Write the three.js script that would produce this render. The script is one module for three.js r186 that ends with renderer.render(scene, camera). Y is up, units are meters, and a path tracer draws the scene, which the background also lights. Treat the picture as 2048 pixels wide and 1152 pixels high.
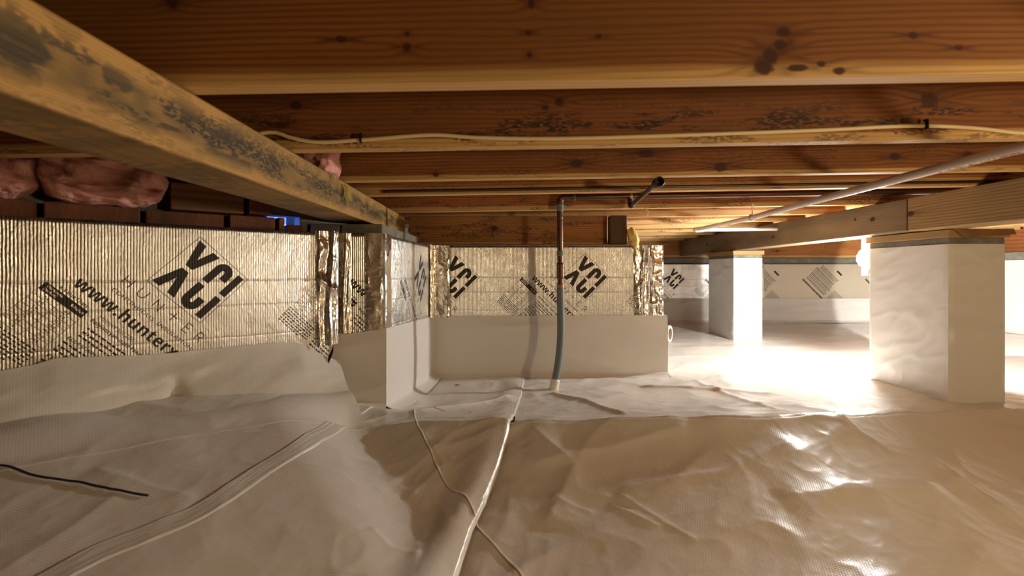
import * as THREE from 'three';
import { RoundedBoxGeometry } from 'three/addons/geometries/RoundedBoxGeometry.js';
import { mergeGeometries } from 'three/addons/utils/BufferGeometryUtils.js';

// ---------------------------------------------------------------- camera, sky, exposure
// Coordinates: X to the right, h = height above the lens, z = distance ahead of the lens (metres).
const EYE = 0.9;
const P = (X, h, z) => new THREE.Vector3(X, h + EYE, -z);
const scene = new THREE.Scene();
const camera = new THREE.PerspectiveCamera(59.9, 2048 / 1152, 0.05, 60);
camera.position.copy(P(0, 0, 0));
camera.lookAt(P(0, 0, 1));
camera.setViewOffset(2048, 1152, 0, 34, 2048, 1152);      // lens shift: the horizon lies above the middle
camera.focus = 2.4; camera.userData.fStop = 4;
scene.add(camera);
scene.background = new THREE.Color().setRGB(1.3, 3.0, 15);   // the blue dusk outside the foundation
const renderer = new THREE.WebGLRenderer({ antialias: true });
renderer.toneMapping = THREE.LinearToneMapping;
renderer.toneMappingExposure = 1.0;
renderer.shadowMap.enabled = true;
const LAMPS = {
  bulb: { at: [2.008, 0.081, 2.80], power: 9.2, color: [1, 0.98, 0.94] },
  flood: { power: 40, color: [1, 0.97, 0.92] },
  work: { at: [1.50, 0.02, -0.20], power: 3.8, color: [1, 0.76, 0.45] },
};

// ---------------------------------------------------------------- helpers
const names = new Map();
function numbered(n) { const k = names.get(n) || 0; names.set(n, k + 1); return k ? n + '_' + String(k).padStart(3, '0') : n; }
function tag(o, label, category, group) { o.userData.label = label; o.userData.category = category; if (group) o.userData.group = group; return o; }
function shade(o) { o.castShadow = true; o.receiveShadow = true; return o; }
function mesh(name, geo, mat, parent) {
  const m = shade(new THREE.Mesh(geo, mat));
  if (parent) { m.name = name; parent.add(m); } else { m.name = numbered(name); scene.add(m); }
  return m;
}
function thing(name, label, category, pos, turn = 0, group) {
  const g = new THREE.Group(); g.name = numbered(name); if (pos) g.position.copy(pos); g.rotation.y = turn; scene.add(g);
  return tag(g, label, category, group);
}
function struct(name, geo, mat, parent) { const m = mesh(name, geo, mat, parent); if (!parent) m.userData.kind = 'structure'; return m; }
const clamp = (x, a, b) => Math.min(b, Math.max(a, x));
const sm = (t) => { t = clamp(t, 0, 1); return t * t * (3 - 2 * t); };
const lerp = (a, b, t) => a + (b - a) * t;
function hash(i, j, s) { let h = Math.imul(i, 374761393) + Math.imul(j, 668265263) + Math.imul(s, 974711 + 1013904223); h = Math.imul(h ^ (h >>> 13), 1274126177); h ^= h >>> 15; h = Math.imul(h, 2246822519); return ((h ^ (h >>> 16)) >>> 0) / 4294967296; }
function vn(x, y, s = 0) {            // value noise, 0..1
  const i = Math.floor(x), j = Math.floor(y); let a = x - i, b = y - j; a = a * a * (3 - 2 * a); b = b * b * (3 - 2 * b);
  const p = hash(i, j, s), q = hash(i + 1, j, s), r = hash(i, j + 1, s), t = hash(i + 1, j + 1, s);
  return p + (q - p) * a + (r - p) * b + (p - q - r + t) * a * b;
}
function fbm(x, y, s = 0, n = 4) { let v = 0, a = 0.5, k = 0; for (let o = 0; o < n; o++) { v += a * vn(x, y, s + o * 17); k += a; a *= 0.5; x = x * 2.03 + 3.1; y = y * 2.03 + 1.7; } return v / k; }
const ridged = (x, y, s) => { const n = 1 - Math.abs(2 * fbm(x, y, s, 2) - 1); return n * n * n; };
let seed = 7; const rnd = () => { seed = (Math.imul(seed, 1664525) + 1013904223) >>> 0; return seed / 4294967296; };
function gridGeo(nu, nv, fn, uvf) {    // fn(u,v) -> Vector3
  const p = [], uv = [], ix = [];
  for (let j = 0; j <= nv; j++) for (let i = 0; i <= nu; i++) {
    const a = i / nu, b = j / nv, q = fn(a, b); p.push(q.x, q.y, q.z);
    const t = uvf ? uvf(a, b, q) : [a, b]; uv.push(t[0], t[1]);
  }
  const w = nu + 1;
  for (let j = 0; j < nv; j++) for (let i = 0; i < nu; i++) { const a = j * w + i; ix.push(a, a + 1, a + w, a + 1, a + w + 1, a + w); }
  const g = new THREE.BufferGeometry();
  g.setAttribute('position', new THREE.Float32BufferAttribute(p, 3)); g.setAttribute('uv', new THREE.Float32BufferAttribute(uv, 2)); g.setIndex(ix); g.computeVertexNormals();
  return g;
}
function box(w, h, d, r = 0.003, seg = 1) { return new RoundedBoxGeometry(w, h, d, seg + 1, Math.min(r, w / 2.1, h / 2.1, d / 2.1)); }
// A board along x: the wide front and back faces use v 0..0.75, the narrow edges v 0.75..1. U is x metres / span.
function boardGeo(w, h, d, r, span, u0 = 0) {
  const g = box(w, h, d, r).toNonIndexed(), p = g.attributes.position, uv = g.attributes.uv;
  for (let t = 0; t < p.count; t += 3) {
    const c = new THREE.Vector3(), a = [0, 1, 2].map((k) => new THREE.Vector3().fromBufferAttribute(p, t + k));
    c.crossVectors(a[1].clone().sub(a[0]), a[2].clone().sub(a[0])).normalize();
    const flat = Math.abs(c.y) > 0.72;
    for (let k = 0; k < 3; k++) {
      const u = u0 + (a[k].x + w / 2) / span;
      if (Math.abs(c.x) > 0.8) uv.setXY(t + k, u0 + (a[k].z + d / 2) / span, (a[k].y / h + 0.5) * 0.7 + 0.02);
      else if (flat) uv.setXY(t + k, u, 0.77 + 0.2 * (a[k].z / d + 0.5));
      else uv.setXY(t + k, u, clamp((a[k].y / h + 0.5) * 0.75, 0.004, 0.744));
    }
  }
  return g;
}
function boxUV(g, s = 1) {             // plain metric box projection
  g = g.index ? g.toNonIndexed() : g; const p = g.attributes.position, n = g.attributes.normal, uv = g.attributes.uv;
  for (let i = 0; i < p.count; i++) {
    const ax = Math.abs(n.getX(i)), ay = Math.abs(n.getY(i)), az = Math.abs(n.getZ(i));
    if (ay > ax && ay > az) uv.setXY(i, p.getX(i) * s, p.getZ(i) * s); else if (ax > az) uv.setXY(i, p.getZ(i) * s, p.getY(i) * s); else uv.setXY(i, p.getX(i) * s, p.getY(i) * s);
  }
  return g;
}
function tube(pts, r, seg = 80, rad = 12, closed = true) {
  const c = new THREE.CatmullRomCurve3(pts, false, 'centripetal'), t = new THREE.TubeGeometry(c, seg, r, rad, false);
  if (!closed) return t;
  const caps = [0, 1].map((e) => { const k = new THREE.SphereGeometry(r, rad, 6); const q = c.getPoint(e); k.translate(q.x, q.y, q.z); return k; });
  return mergeGeometries([t, ...caps]);
}
function rod(a, b, r, rad = 18) {
  const l = a.distanceTo(b), g = new THREE.CylinderGeometry(r, r, l, rad); g.translate(0, l / 2, 0);
  g.applyQuaternion(new THREE.Quaternion().setFromUnitVectors(new THREE.Vector3(0, 1, 0), b.clone().sub(a).normalize())); g.translate(a.x, a.y, a.z);
  return g;
}

// ---------------------------------------------------------------- textures
function dataTex(w, h, fn, srgb) {     // fn(x, y, out) fills out[0..2] with 0..255; row 0 is v = 0
  const d = new Uint8Array(w * h * 4), o = [0, 0, 0];
  for (let y = 0; y < h; y++) for (let x = 0; x < w; x++) { fn(x, y, o); const k = (y * w + x) * 4; d[k] = clamp(o[0], 0, 255); d[k + 1] = clamp(o[1], 0, 255); d[k + 2] = clamp(o[2], 0, 255); d[k + 3] = 255; }
  const t = new THREE.DataTexture(d, w, h, THREE.RGBAFormat); t.wrapS = t.wrapT = THREE.RepeatWrapping; t.magFilter = t.minFilter = THREE.LinearFilter; if (srgb) t.colorSpace = THREE.SRGBColorSpace; t.needsUpdate = true;
  return t;
}
// Sawn timber: rings, fibres, knots, a sapwood edge and mould. Knots are [x m, height m, radius m, stretch].
function timber(o) {
  const { w = 2048, h = 256, span = 2.2, high = 0.235, s = 1, heart = [146, 93, 37], late = [95, 51, 15], sap = [228, 188, 120], sapH = 0.02, knots = [], mould = 0, mouldLow = 0, mouldColor = [48, 30, 15], freq = 95, grey = 0, stripe } = o;
  const x0 = o.x0 || 0;
  const put = (x, y, c) => {
    const X = x / w * span + x0, face = y < h * 0.75, Y = face ? y / (h * 0.75) * high : 0.5 + (y - h * 0.75) / (h * 0.25) * 0.04;
    let yy = Y + 0.030 * (fbm(X * 0.8, Y * 5, s, 3) - 0.5) + 0.006 * (vn(X * 5, Y * 40, s + 5) - 0.5), core = 0, halo = 0;
    if (face) for (const k of knots) {
      const r = k[2], st = k[3] || 1, dx = (X - k[0]) / (r * st), dy = (Y - k[1]) / r; if (Math.abs(dx) > 7 || Math.abs(dy) > 5) continue;
      const wob = 1 + 0.5 * (vn(X * 180 + k[0] * 90, Y * 180, s + 9) - 0.5), q = (dx * dx + dy * dy) * wob;
      const f = Math.exp(-(dx * dx * 0.09 + dy * dy * 0.25)); yy += (Y - k[1] > 0 ? 1 : -1) * r * 0.9 * f;
      core = Math.max(core, sm(1.35 - q)); halo = Math.max(halo, Math.exp(-(dx * dx * 0.10 + dy * dy * 1.1)) * 0.75);
    }
    const ring = 0.5 + 0.5 * Math.sin(6.283 * (yy * freq + 1.3 * fbm(X * 0.5, yy * 9, s + 2, 2))), fib = vn(X * 26, Y * 700, s + 3), blot = fbm(X * 3.2, Y * 14, s + 4, 3);
    const l = 0.62 * ring ** 2.2 * (0.35 + 0.9 * blot) + 0.22 * (fib - 0.5) + halo * 0.8;
    let k = clamp(l, 0, 1);
    const edge = face ? sm(((sapH + 0.010 * (fbm(X * 2.5, 1, s + 6, 3) - 0.5)) - Y) / (o.sapSoft || 0.007) + 0.5) * (sapH > 0 ? 1 : 0) : (sapH > 0 ? 1 : 0.35);
    for (let i = 0; i < 3; i++) {
      let v = lerp(heart[i], late[i], k); const sv = lerp(face ? sap[i] : sap[i] * 1.08, sap[i] * (face ? 0.72 : 0.86), clamp(l * 0.8 + (face ? 0 : 0.5 * (blot - 0.45)), 0, 1)); v = lerp(v, sv, edge * 0.85);
      v *= 0.9 + 0.24 * (blot - 0.4);
      if (grey) v = lerp(v, [122, 104, 76][i] * (0.8 + 0.5 * blot), grey * sm(0.3 + fbm(X * 4, Y * 20, s + 13, 3) * 1.1));
      c[i] = lerp(v, [62, 30, 14][i], core * 0.88);
    }
    if (stripe && face) { const b = stripe(Y / high, X); for (let i = 0; i < 3; i++) c[i] = lerp(c[i], stripe.color[i], b); }
    if (mould) {
      let m = sm((fbm(X * 9, Y * 42, s + 20, 4) - (o.mouldAt || 0.52)) * 6) * sm((vn(X * 130, Y * 330, s + 23) - 0.30) * 3), zone = face ? (mouldLow ? Math.exp(-(((Y - mouldLow) / 0.035) ** 2)) + 0.12 : 1) : 0.35;
      if (o.blotch) m = Math.max(m, 0.85 * sm((fbm(X * 15, Y * 34, s + 25, 4) - 0.54) * 9) * (0.6 + 0.5 * fib));
        const a = clamp(m * mould * zone, 0, 0.9); for (let i = 0; i < 3; i++) c[i] = lerp(c[i], mouldColor[i], a);
    }
  };
  const map = dataTex(w, h, put, true);
  return new THREE.MeshStandardMaterial({ map, roughness: 0.72, bumpMap: map, bumpScale: 0.0006 });
}
const plain = (rgb, rough = 0.8, metal = 0, extra = {}) => new THREE.MeshPhysicalMaterial({ color: new THREE.Color(`rgb(${rgb.join(',')})`), roughness: rough, metalness: metal, ...extra });

// printed foil facing, one tile = 0.70 m square
const TILE = 0.70, LOGO = [0.42, 0.17];      // the emblem's centre from the tile's left edge and top
function foilMaps() {
  const N = 1024, k = N / TILE, cv = document.createElement('canvas'); cv.width = cv.height = N; const c = cv.getContext('2d');
  c.fillStyle = '#ffffff'; c.fillRect(0, 0, N, N);
  const ink = '#000000';
  for (const off of [-1, 0, 1]) {
    c.save(); c.translate((LOGO[0] + off * TILE) * k, LOGO[1] * k); c.rotate(Math.PI / 4); c.scale(k, k);
    c.fillStyle = ink; c.strokeStyle = ink;
    c.lineWidth = 0.0013; c.strokeRect(-0.092, -0.092, 0.184, 0.184);
    const poly = (pts) => { c.beginPath(); pts.forEach(([a, b], i) => (i ? c.lineTo(a, -b) : c.moveTo(a, -b))); c.closePath(); c.fill(); };
    for (const e of [1, -1]) {
      poly([[-0.085, 0.083 * e], [-0.061, 0.083 * e], [-0.0475, 0.036 * e], [-0.034, 0.083 * e], [-0.010, 0.083 * e], [-0.036, 0.006 * e], [-0.059, 0.006 * e]]);
      c.lineWidth = 0.0215; c.lineCap = 'butt'; c.beginPath(); c.moveTo(0.0115, -0.006 * e); c.lineTo(0.0115, -0.058 * e);
      c.arc(0.0275, -0.058 * e, 0.016, Math.PI, 0, e < 0); c.lineTo(0.0435, -0.038 * e); c.stroke();
      c.fillRect(0.0635, e > 0 ? -0.083 : 0.006, 0.0205, 0.077);
    }
    const txt = (t, u, v, size, font, width) => { c.save(); c.translate(u, -v); c.scale(size / 100, size / 100); c.font = font + ' 100px sans-serif'; c.textBaseline = 'alphabetic'; const m = c.measureText(t).width; if (width) c.scale(width / (m * size / 100), 1); c.fillText(t, 0, 0); c.restore(); };
    const line = (x0, y0, x1, y1) => { c.beginPath(); c.moveTo(x0, -y0); c.lineTo(x1, -y1); c.stroke(); };
    c.lineWidth = 0.0022;
    // H U N + E R in thin strokes
    const L0 = -0.137, Hh = 0.026;
    line(-0.131, L0, -0.131, L0 + Hh); line(-0.110, L0, -0.110, L0 + Hh); line(-0.131, L0 + Hh / 2, -0.110, L0 + Hh / 2);
    c.beginPath(); c.moveTo(-0.084, -(L0 + Hh)); c.lineTo(-0.084, -(L0 + 0.011)); c.arc(-0.073, -(L0 + 0.011), 0.011, Math.PI, 0, true); c.lineTo(-0.062, -(L0 + Hh)); c.stroke();
    c.beginPath(); c.moveTo(-0.033, -L0); c.lineTo(-0.033, -(L0 + Hh)); c.lineTo(-0.013, -L0); c.lineTo(-0.013, -(L0 + Hh)); c.stroke();
    line(0.028, L0, 0.028, L0 + Hh); line(0.016, L0 + 0.015, 0.040, L0 + 0.015);
    line(0.070, L0, 0.070, L0 + Hh); line(0.070, L0, 0.086, L0); line(0.070, L0 + Hh / 2, 0.084, L0 + Hh / 2); line(0.070, L0 + Hh, 0.086, L0 + Hh);
    c.beginPath(); c.moveTo(0.112, -L0); c.lineTo(0.112, -(L0 + Hh)); c.lineTo(0.121, -(L0 + Hh)); c.arc(0.121, -(L0 + Hh - 0.0065), 0.0065, -Math.PI / 2, Math.PI / 2); c.lineTo(0.112, -(L0 + 0.013)); c.moveTo(0.120, -(L0 + 0.013)); c.lineTo(0.129, -L0); c.stroke();
    txt('CONTINUOUS  INSULATION', -0.132, -0.166, 0.0135, '', 0.262);
    txt('www.hunterxci.com', -0.200, -0.212, 0.046, 'bold', 0.46);
    txt('R-Value Chart', -0.212, -0.236, 0.0125, 'bold', 0.078);
    c.fillRect(-0.240, 0.240, 0.116, 0.022);
    c.fillStyle = '#ffffff'; txt('Thickness', -0.232, -0.2495, 0.009, 'bold'); txt('(inches)', -0.232, -0.2585, 0.009, 'bold'); txt('R-Value', -0.164, -0.254, 0.010, 'bold'); c.fillStyle = ink;
    c.lineWidth = 0.0008; for (let i = 0; i <= 7; i++) line(-0.240, -0.262 - i * 0.015, -0.124, -0.262 - i * 0.015);
    for (const x of [-0.240, -0.182, -0.124]) line(x, -0.262, x, -0.367);
    ['1.0', '1.5', '2.0', '2.5', '3.0', '3.5', '4.0'].forEach((t, i) => { txt(t, -0.216, -0.273 - i * 0.015, 0.009, 'bold'); txt((6 * (1 + i / 2)).toFixed(1), -0.160, -0.273 - i * 0.015, 0.009, 'bold'); });
    let q = 99; const rr = () => { q = (Math.imul(q, 1664525) + 1013904223) >>> 0; return q / 4294967296; };
    const para = (u, v, n, len, step, th) => { for (let i = 0; i < n; i++) { let x = u; const end = u + len * (i === n - 1 ? 0.7 : 0.94 + 0.06 * rr()); while (x < end) { const a = 0.004 + rr() * 0.010; c.fillRect(x, -(v - i * step), Math.min(a, end - x), th * (0.8 + 0.3 * rr())); x += a + 0.0034; } } };
    para(-0.246, -0.376, 7, 0.125, 0.0085, 0.0034);
    txt('Hunter Xci 286', -0.098, -0.238, 0.0145, '', 0.105); txt('Polyisocyanurate Foam Insulation', -0.105, -0.256, 0.0145, 'bold', 0.23);
    para(-0.095, -0.270, 3, 0.30, 0.0125, 0.0048);
    txt('CODE COMPLIANCE', -0.108, -0.318, 0.012, 'bold', 0.12); para(-0.108, -0.326, 3, 0.32, 0.0125, 0.0048);
    txt('FIRE TEST', -0.108, -0.376, 0.012, 'bold', 0.08); para(-0.108, -0.384, 6, 0.30, 0.0125, 0.0048);
    c.restore();
  }
  const im = c.getImageData(0, 0, N, N).data, ribs = 100;
  const inkAt = (x, y) => 1 - im[((N - 1 - y) * N + x) * 4] / 255;
  const per = (x, y, fx, fy, s) => { const a = x / N; return lerp(fbm(a * fx, y / N * fy, s, 3), fbm((a - 1) * fx, y / N * fy, s, 3), a); };
  const map = dataTex(N, N, (x, y, o) => { const i = inkAt(x, y), d = per(x, y, 9, 4, 3); for (let k = 0; k < 3; k++) o[k] = lerp([228, 226, 222][k] * (0.9 + 0.14 * d), [44, 36, 24][k], i * 0.94); }, true);
  const orm = dataTex(N, N, (x, y, o) => { const i = inkAt(x, y), d = per(x, y, 40, 30, 7); o[0] = 255; o[1] = lerp(56 + 60 * d, 150, i); o[2] = lerp(255, 40, i); });
  const bump = dataTex(N, N, (x, y, o) => {
    const wob = 0.35 * (per(x, y, 30, 14, 21) - 0.5), ph = x / N * ribs + wob, b = 0.5 + 0.5 * Math.sin(6.283 * ph), crink = per(x, y, 120, 60, 31), big = per(x, y, 22, 9, 41);
    const from = 1 - y / N; let cr = 0; for (const l of [0.245, 0.36, 0.5]) cr += Math.exp(-(((from - l + 0.004 * (vn(x / 60, l * 9, 3) - 0.5)) / 0.004) ** 2));
    o[0] = o[1] = o[2] = 255 * clamp(0.30 * b ** 1.5 + 0.30 * crink + 0.35 * big - 0.22 * cr, 0, 1);
  });
  return { map, orm, bump };
}
const F = foilMaps();
function textMap() {                    // grey text blocks only, same tile
  const N = 512, k = N / TILE, cv = document.createElement('canvas'); cv.width = cv.height = N; const c = cv.getContext('2d');
  c.fillStyle = '#d2c8b4'; c.fillRect(0, 0, N, N); let q = 5; const rr = () => { q = (Math.imul(q, 1664525) + 1013904223) >>> 0; return q / 4294967296; };
  for (const off of [-1, 0, 1]) for (const [cx, cy] of [[0.42, 0.175]]) {
    c.save(); c.translate((cx + off * TILE) * k, cy * k); c.rotate(Math.PI / 4); c.scale(k, k); c.fillStyle = '#8d8272';
    for (let i = 0; i < 13; i++) { const y = -0.125 + i * 0.0185 + (i % 4 === 3 ? 0.004 : 0); let x = -0.13 + (i < 3 ? 0.03 : 0); while (x < 0.13) { const a = 0.006 + rr() * 0.02; c.fillRect(x, y, a, 0.0115); x += a + 0.003; } }
    c.fillStyle = '#3a3226'; let x = -0.15; while (x < 0.15) { const a = 0.006 + rr() * 0.012; c.fillRect(x, 0.135, a, 0.02); x += a + 0.004; } c.fillRect(0.06, -0.20, 0.07, 0.02);
    c.fillStyle = '#a09482'; for (let i = 0; i < 8; i++) c.fillRect(0.19, -0.02 + i * 0.016, 0.13, 0.010);
    c.restore();
  }
  const im = c.getImageData(0, 0, N, N).data; return dataTex(N, N, (x, y, o) => { const p = ((N - 1 - y) * N + x) * 4; o[0] = im[p]; o[1] = im[p + 1]; o[2] = im[p + 2]; }, true);
}
const foilMat = new THREE.MeshStandardMaterial({ map: F.map, metalness: 1, roughness: 1, metalnessMap: F.orm, roughnessMap: F.orm, bumpMap: F.bump, bumpScale: 0.0026 });
const textFoil = new THREE.MeshStandardMaterial({ map: textMap(), metalness: 0.7, roughness: 0.5, bumpMap: F.bump, bumpScale: 0.0017 });
const crinkleTex = dataTex(512, 512, (x, y, o) => { const a = ridged(x / 512 * 8, y / 512 * 8, 3), b = fbm(x / 512 * 40, y / 512 * 40, 9, 3); o[0] = o[1] = o[2] = 255 * clamp(0.65 * a + 0.3 * b, 0, 1); });
const tapeMat = new THREE.MeshStandardMaterial({ color: new THREE.Color().setRGB(0.84, 0.80, 0.74), metalness: 1, roughness: 0.22, bumpMap: crinkleTex, bumpScale: 0.0012, side: THREE.DoubleSide });
const linerBump = dataTex(1024, 1024, (x, y, o) => {
  const per = (f, s) => { const a = x / 1024, b = y / 1024; return lerp(lerp(fbm(a * f, b * f, s, 3), fbm((a - 1) * f, b * f, s, 3), a), lerp(fbm(a * f, (b - 1) * f, s, 3), fbm((a - 1) * f, (b - 1) * f, s, 3), a), b); };
  const gx = Math.abs(((x / 1024 * 170) % 1) - 0.5) * 2, gy = Math.abs(((y / 1024 * 170) % 1) - 0.5) * 2;
  o[0] = o[1] = o[2] = 255 * clamp(0.04 * Math.max(gx ** 4, gy ** 4) + 0.45 * per(6, 5) + 0.4 * per(18, 8), 0, 1);
});
const linerMat = new THREE.MeshPhysicalMaterial({ color: new THREE.Color().setRGB(0.75, 0.72, 0.67), roughness: 0.27, bumpMap: linerBump, bumpScale: 0.006, side: THREE.DoubleSide, specularIntensity: 1 });
const skirtMat = new THREE.MeshPhysicalMaterial({ color: new THREE.Color().setRGB(0.74, 0.71, 0.66), roughness: 0.36, bumpMap: linerBump, bumpScale: 0.004, side: THREE.DoubleSide });
const concTex = dataTex(512, 512, (x, y, o) => { const a = fbm(x / 30, y / 30, 3, 4), b = vn(x / 2, y / 2, 8); const v = 116 + 46 * (a - 0.5) + 26 * (b - 0.5); o[0] = v * 1.04; o[1] = v * 1.0; o[2] = v * 0.88; }, true);
const concMat = new THREE.MeshStandardMaterial({ map: concTex, roughness: 0.92, bumpMap: concTex, bumpScale: 0.002 });
const brickTex = dataTex(512, 256, (x, y, o) => { const a = fbm(x / 60, y / 40, 5, 4), b = vn(x / 3, y / 3, 2), d = vn(x / 5, y / 90, 6); const k = 0.62 + 0.5 * a + 0.16 * (b - 0.5) - 0.12 * d; o[0] = 124 * k; o[1] = 74 * k; o[2] = 44 * k; }, true);
const brickMat = new THREE.MeshStandardMaterial({ map: brickTex, roughness: 0.9, bumpMap: brickTex, bumpScale: 0.002 });
const soilMat = plain([92, 74, 56], 1);
const copperTex = dataTex(512, 64, (x, y, o) => { const a = fbm(x / 40, y / 20, 4, 4), v = sm((fbm(x / 18, y / 14, 9, 3) - 0.72) * 9); for (let i = 0; i < 3; i++) o[i] = lerp([118, 84, 64][i] * (0.45 + 0.7 * a), [96, 150, 128][i], v); }, true);
const copperMat = new THREE.MeshStandardMaterial({ map: copperTex, metalness: 0.75, roughness: 0.42 });
const patina = plain([104, 124, 108], 0.85);

// ---------------------------------------------------------------- the ground, dug out lower around the lens and heaped against the left wall
const NL = [0.669, -0.743], DL = [0.743, 0.669], FOOT = [-1.171, 1.300];      // the angled left wall: normal, direction, foot point, in (X, z)
const leftAt = (s, out) => [FOOT[0] + DL[0] * s + NL[0] * out, FOOT[1] + DL[1] * s + NL[1] * out];
const ridgeZ = (X) => 1.62 + 0.43 * sm((X - 0.7) / 1.3);      // the crest of the heaped ground in front of the piers
function ground(X, z) {
  const dw = 1.75 + 0.669 * X - 0.743 * z, s = (X + 1.171) * 0.743 + (z - 1.3) * 0.669, R = ridgeZ(X), hr = -(0.306 - 0.022 * sm(X / 2)) * R, f = sm((X + 0.75) / 0.5);
  const B = z > R ? -0.58 + (hr + 0.58) * f * Math.max(0, 1 - (z - R) / 0.8) ** 1.5 : -0.58 + (hr + 0.58) * f - 0.24 * (1 - Math.exp(-(R - z) / 0.40)) * f, M = -0.395 - 0.34 * (Math.max(dw, -0.08) - 0.1) - 0.11 * sm((s - 0.45) / 0.35) - 0.35 * sm((z - 1.75) / 0.5);
  const k = 0.05, h = Math.max(k - Math.abs(M - B), 0) / k; return Math.max(M, B) + h * h * k / 4;
}
const seamLine = [[0.085, 2.9], [0.069, 2.638], [0.049, 2.326], [0.010, 1.734], [-0.009, 1.576], [-0.035, 1.448], [-0.065, 1.33], [-0.096, 1.218], [-0.111, 1.126], [-0.15, 0.8], [-0.2, -1.7]];
function seamX(z) { for (let i = 0; i + 1 < seamLine.length; i++) { const [a, b] = seamLine[i], [c, d] = seamLine[i + 1]; if (z <= b && z >= d) return lerp(a, c, (b - z) / (b - d)); } return z > 2.9 ? 0.085 : -0.2; }
function near(line, X, z) {            // [distance to a polyline, side, place along it 0..1]
  let best = 1e9, side = 1, at = 0;
  for (let i = 0; i + 1 < line.length; i++) {
    const [a, b] = line[i], [c, d] = line[i + 1], ux = c - a, uz = d - b, l = ux * ux + uz * uz, t = clamp(((X - a) * ux + (z - b) * uz) / l, 0, 1), ex = X - a - ux * t, ez = z - b - uz * t, e = Math.hypot(ex, ez);
    if (e < best) { best = e; side = Math.sign(ux * (z - b) - uz * (X - a)) || 1; at = (i + t) / (line.length - 1); }
  }
  return [best, side, at];
}
// creases: [polyline, height, half width on the first side, half width on the other]
const CREASES = [
  [[[-0.52, 1.62], [-0.42, 1.72], [-0.326, 1.772], [-0.15, 1.98], [0.035, 2.20]], 0.016, 0.05, 0.02],
  [[[1.119, 1.765], [1.154, 1.658], [1.213, 1.604], [1.318, 1.580], [1.404, 1.500], [1.442, 1.38]], 0.022, 0.016, 0.09],
  [[[0.926, 2.602], [0.97, 2.174], [0.946, 1.764]], 0.012, 0.03, 0.02],
  [[[0.62, 2.45], [0.85, 2.35], [1.25, 2.22]], 0.014, 0.03, 0.015],
  [[[0.16, 2.30], [0.30, 2.05], [0.40, 1.70]], 0.014, 0.04, 0.02],
  [[[0.102, 1.346], [0.16, 1.31], [0.214, 1.288]], 0.003, 0.006, 0.012],
  [[[0.252, 1.32], [0.364, 1.23]], 0.003, 0.006, 0.012],
  [[[0.28, 1.36], [0.442, 1.176]], 0.003, 0.006, 0.012],
  [[[-0.33, 1.16], [-0.27, 1.12], [-0.20, 1.12]], 0.007, 0.008, 0.03],
  [[[-0.952, 1.128], [-0.805, 1.112], [-0.693, 1.11]], 0.006, 0.01, 0.05],
  [[[0.03, 1.45], [0.30, 1.52], [0.58, 1.60]], 0.012, 0.05, 0.03],
  [[[0.26, 1.36], [0.60, 1.42], [0.90, 1.56]], 0.012, 0.03, 0.05],
  [[[0.08, 1.24], [0.18, 1.45], [0.05, 1.62]], 0.014, 0.06, 0.06],
  [[[-0.30, 1.60], [-0.20, 1.45], [-0.28, 1.32]], 0.012, 0.06, 0.05],
  [[[0.70, 1.32], [1.00, 1.38], [1.28, 1.46]], 0.012, 0.08, 0.05],
];
function wrinkle(X, z) {
  let v = 0.020 * (fbm(X * 2.3 + 4, z * 2.3, 51, 3) - 0.5);
  const wx = X + 0.25 * fbm(X * 1.5, z * 1.5, 61, 2), wz = z + 0.25 * fbm(X * 1.5 + 9, z * 1.5, 62, 2);
  v += 0.0085 * ridged(wx * 1.6 + wz * 1.2, wz * 4.6 - wx * 2.0, 71) + 0.0060 * ridged(wx * 4.4 - wz * 3.1, wz * 3.0 + wx * 2.2, 81) + 0.0018 * ridged(wx * 9 + wz * 3, wz * 13 - wx * 5, 95) + 0.0010 * ridged(wx * 17 - wz * 11, wz * 9 + wx * 6, 97);
  for (const [line, hgt, a, b] of CREASES) { const [d, side, at] = near(line, X, z); if (d < 0.3) { const w = side > 0 ? a : b; v += hgt * Math.exp(-d / w) * sm(Math.min(at, 1 - at) * 8 + 0.1); } }
  return v * lerp(0.75, 1, sm((X + 0.55) / 0.4));
}
const sheetH = (X, z) => ground(X, z) + wrinkle(X, z) * clamp(1 - (z - 3) * 0.12, 0.5, 1);
const fan = (t, knots) => { for (let i = 0; i + 1 < knots.length; i++) { const [a, b] = knots[i], [c, d] = knots[i + 1]; if (t <= c) return lerp(b, d, (t - a) / (c - a)); } return knots[knots.length - 1][1]; };
struct('floor', gridGeo(90, 90, (u, v) => { const X = lerp(-2.9, 4.9, u), z = lerp(-1.8, 5.9, v); return P(X, ground(X, z) - 0.07, z); }), soilMat);
{
  // left sheet: from the angled wall to the middle seam
  const zAt = (v) => fan(v, [[0, -1.55], [0.10, 0.65], [0.95, 2.2], [1, 2.74]]);
  const g = gridGeo(260, 300, (u, v) => {
    const z = zAt(v), xs = seamX(z); const xl = z > 1.82 ? lerp(-0.68, -0.56, sm((z - 1.8) / 0.15)) : Math.max((-1.735 + 0.743 * z) / 0.669, -2.4); const X = fan(u, [[0, xl], [0.04, lerp(xl, xs, 0.06)], [1, xs]]);
    const d = xs - X, lip = (0.010 + 0.020 * sm((1.7 - z) / 0.6)) * Math.exp(-(((d - 0.05) / 0.055) ** 2)) + 0.006;
    return P(X, sheetH(X, z) + lip * (d < 0.004 ? 0.4 : 1), z);
  }, (u, v, q) => [q.x, -q.z]);
  tag(mesh('vapor_barrier', g, linerMat), 'white plastic ground sheet on the left, lapping over its neighbour along the middle seam', 'plastic sheet', 'ground sheets');
}
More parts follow.
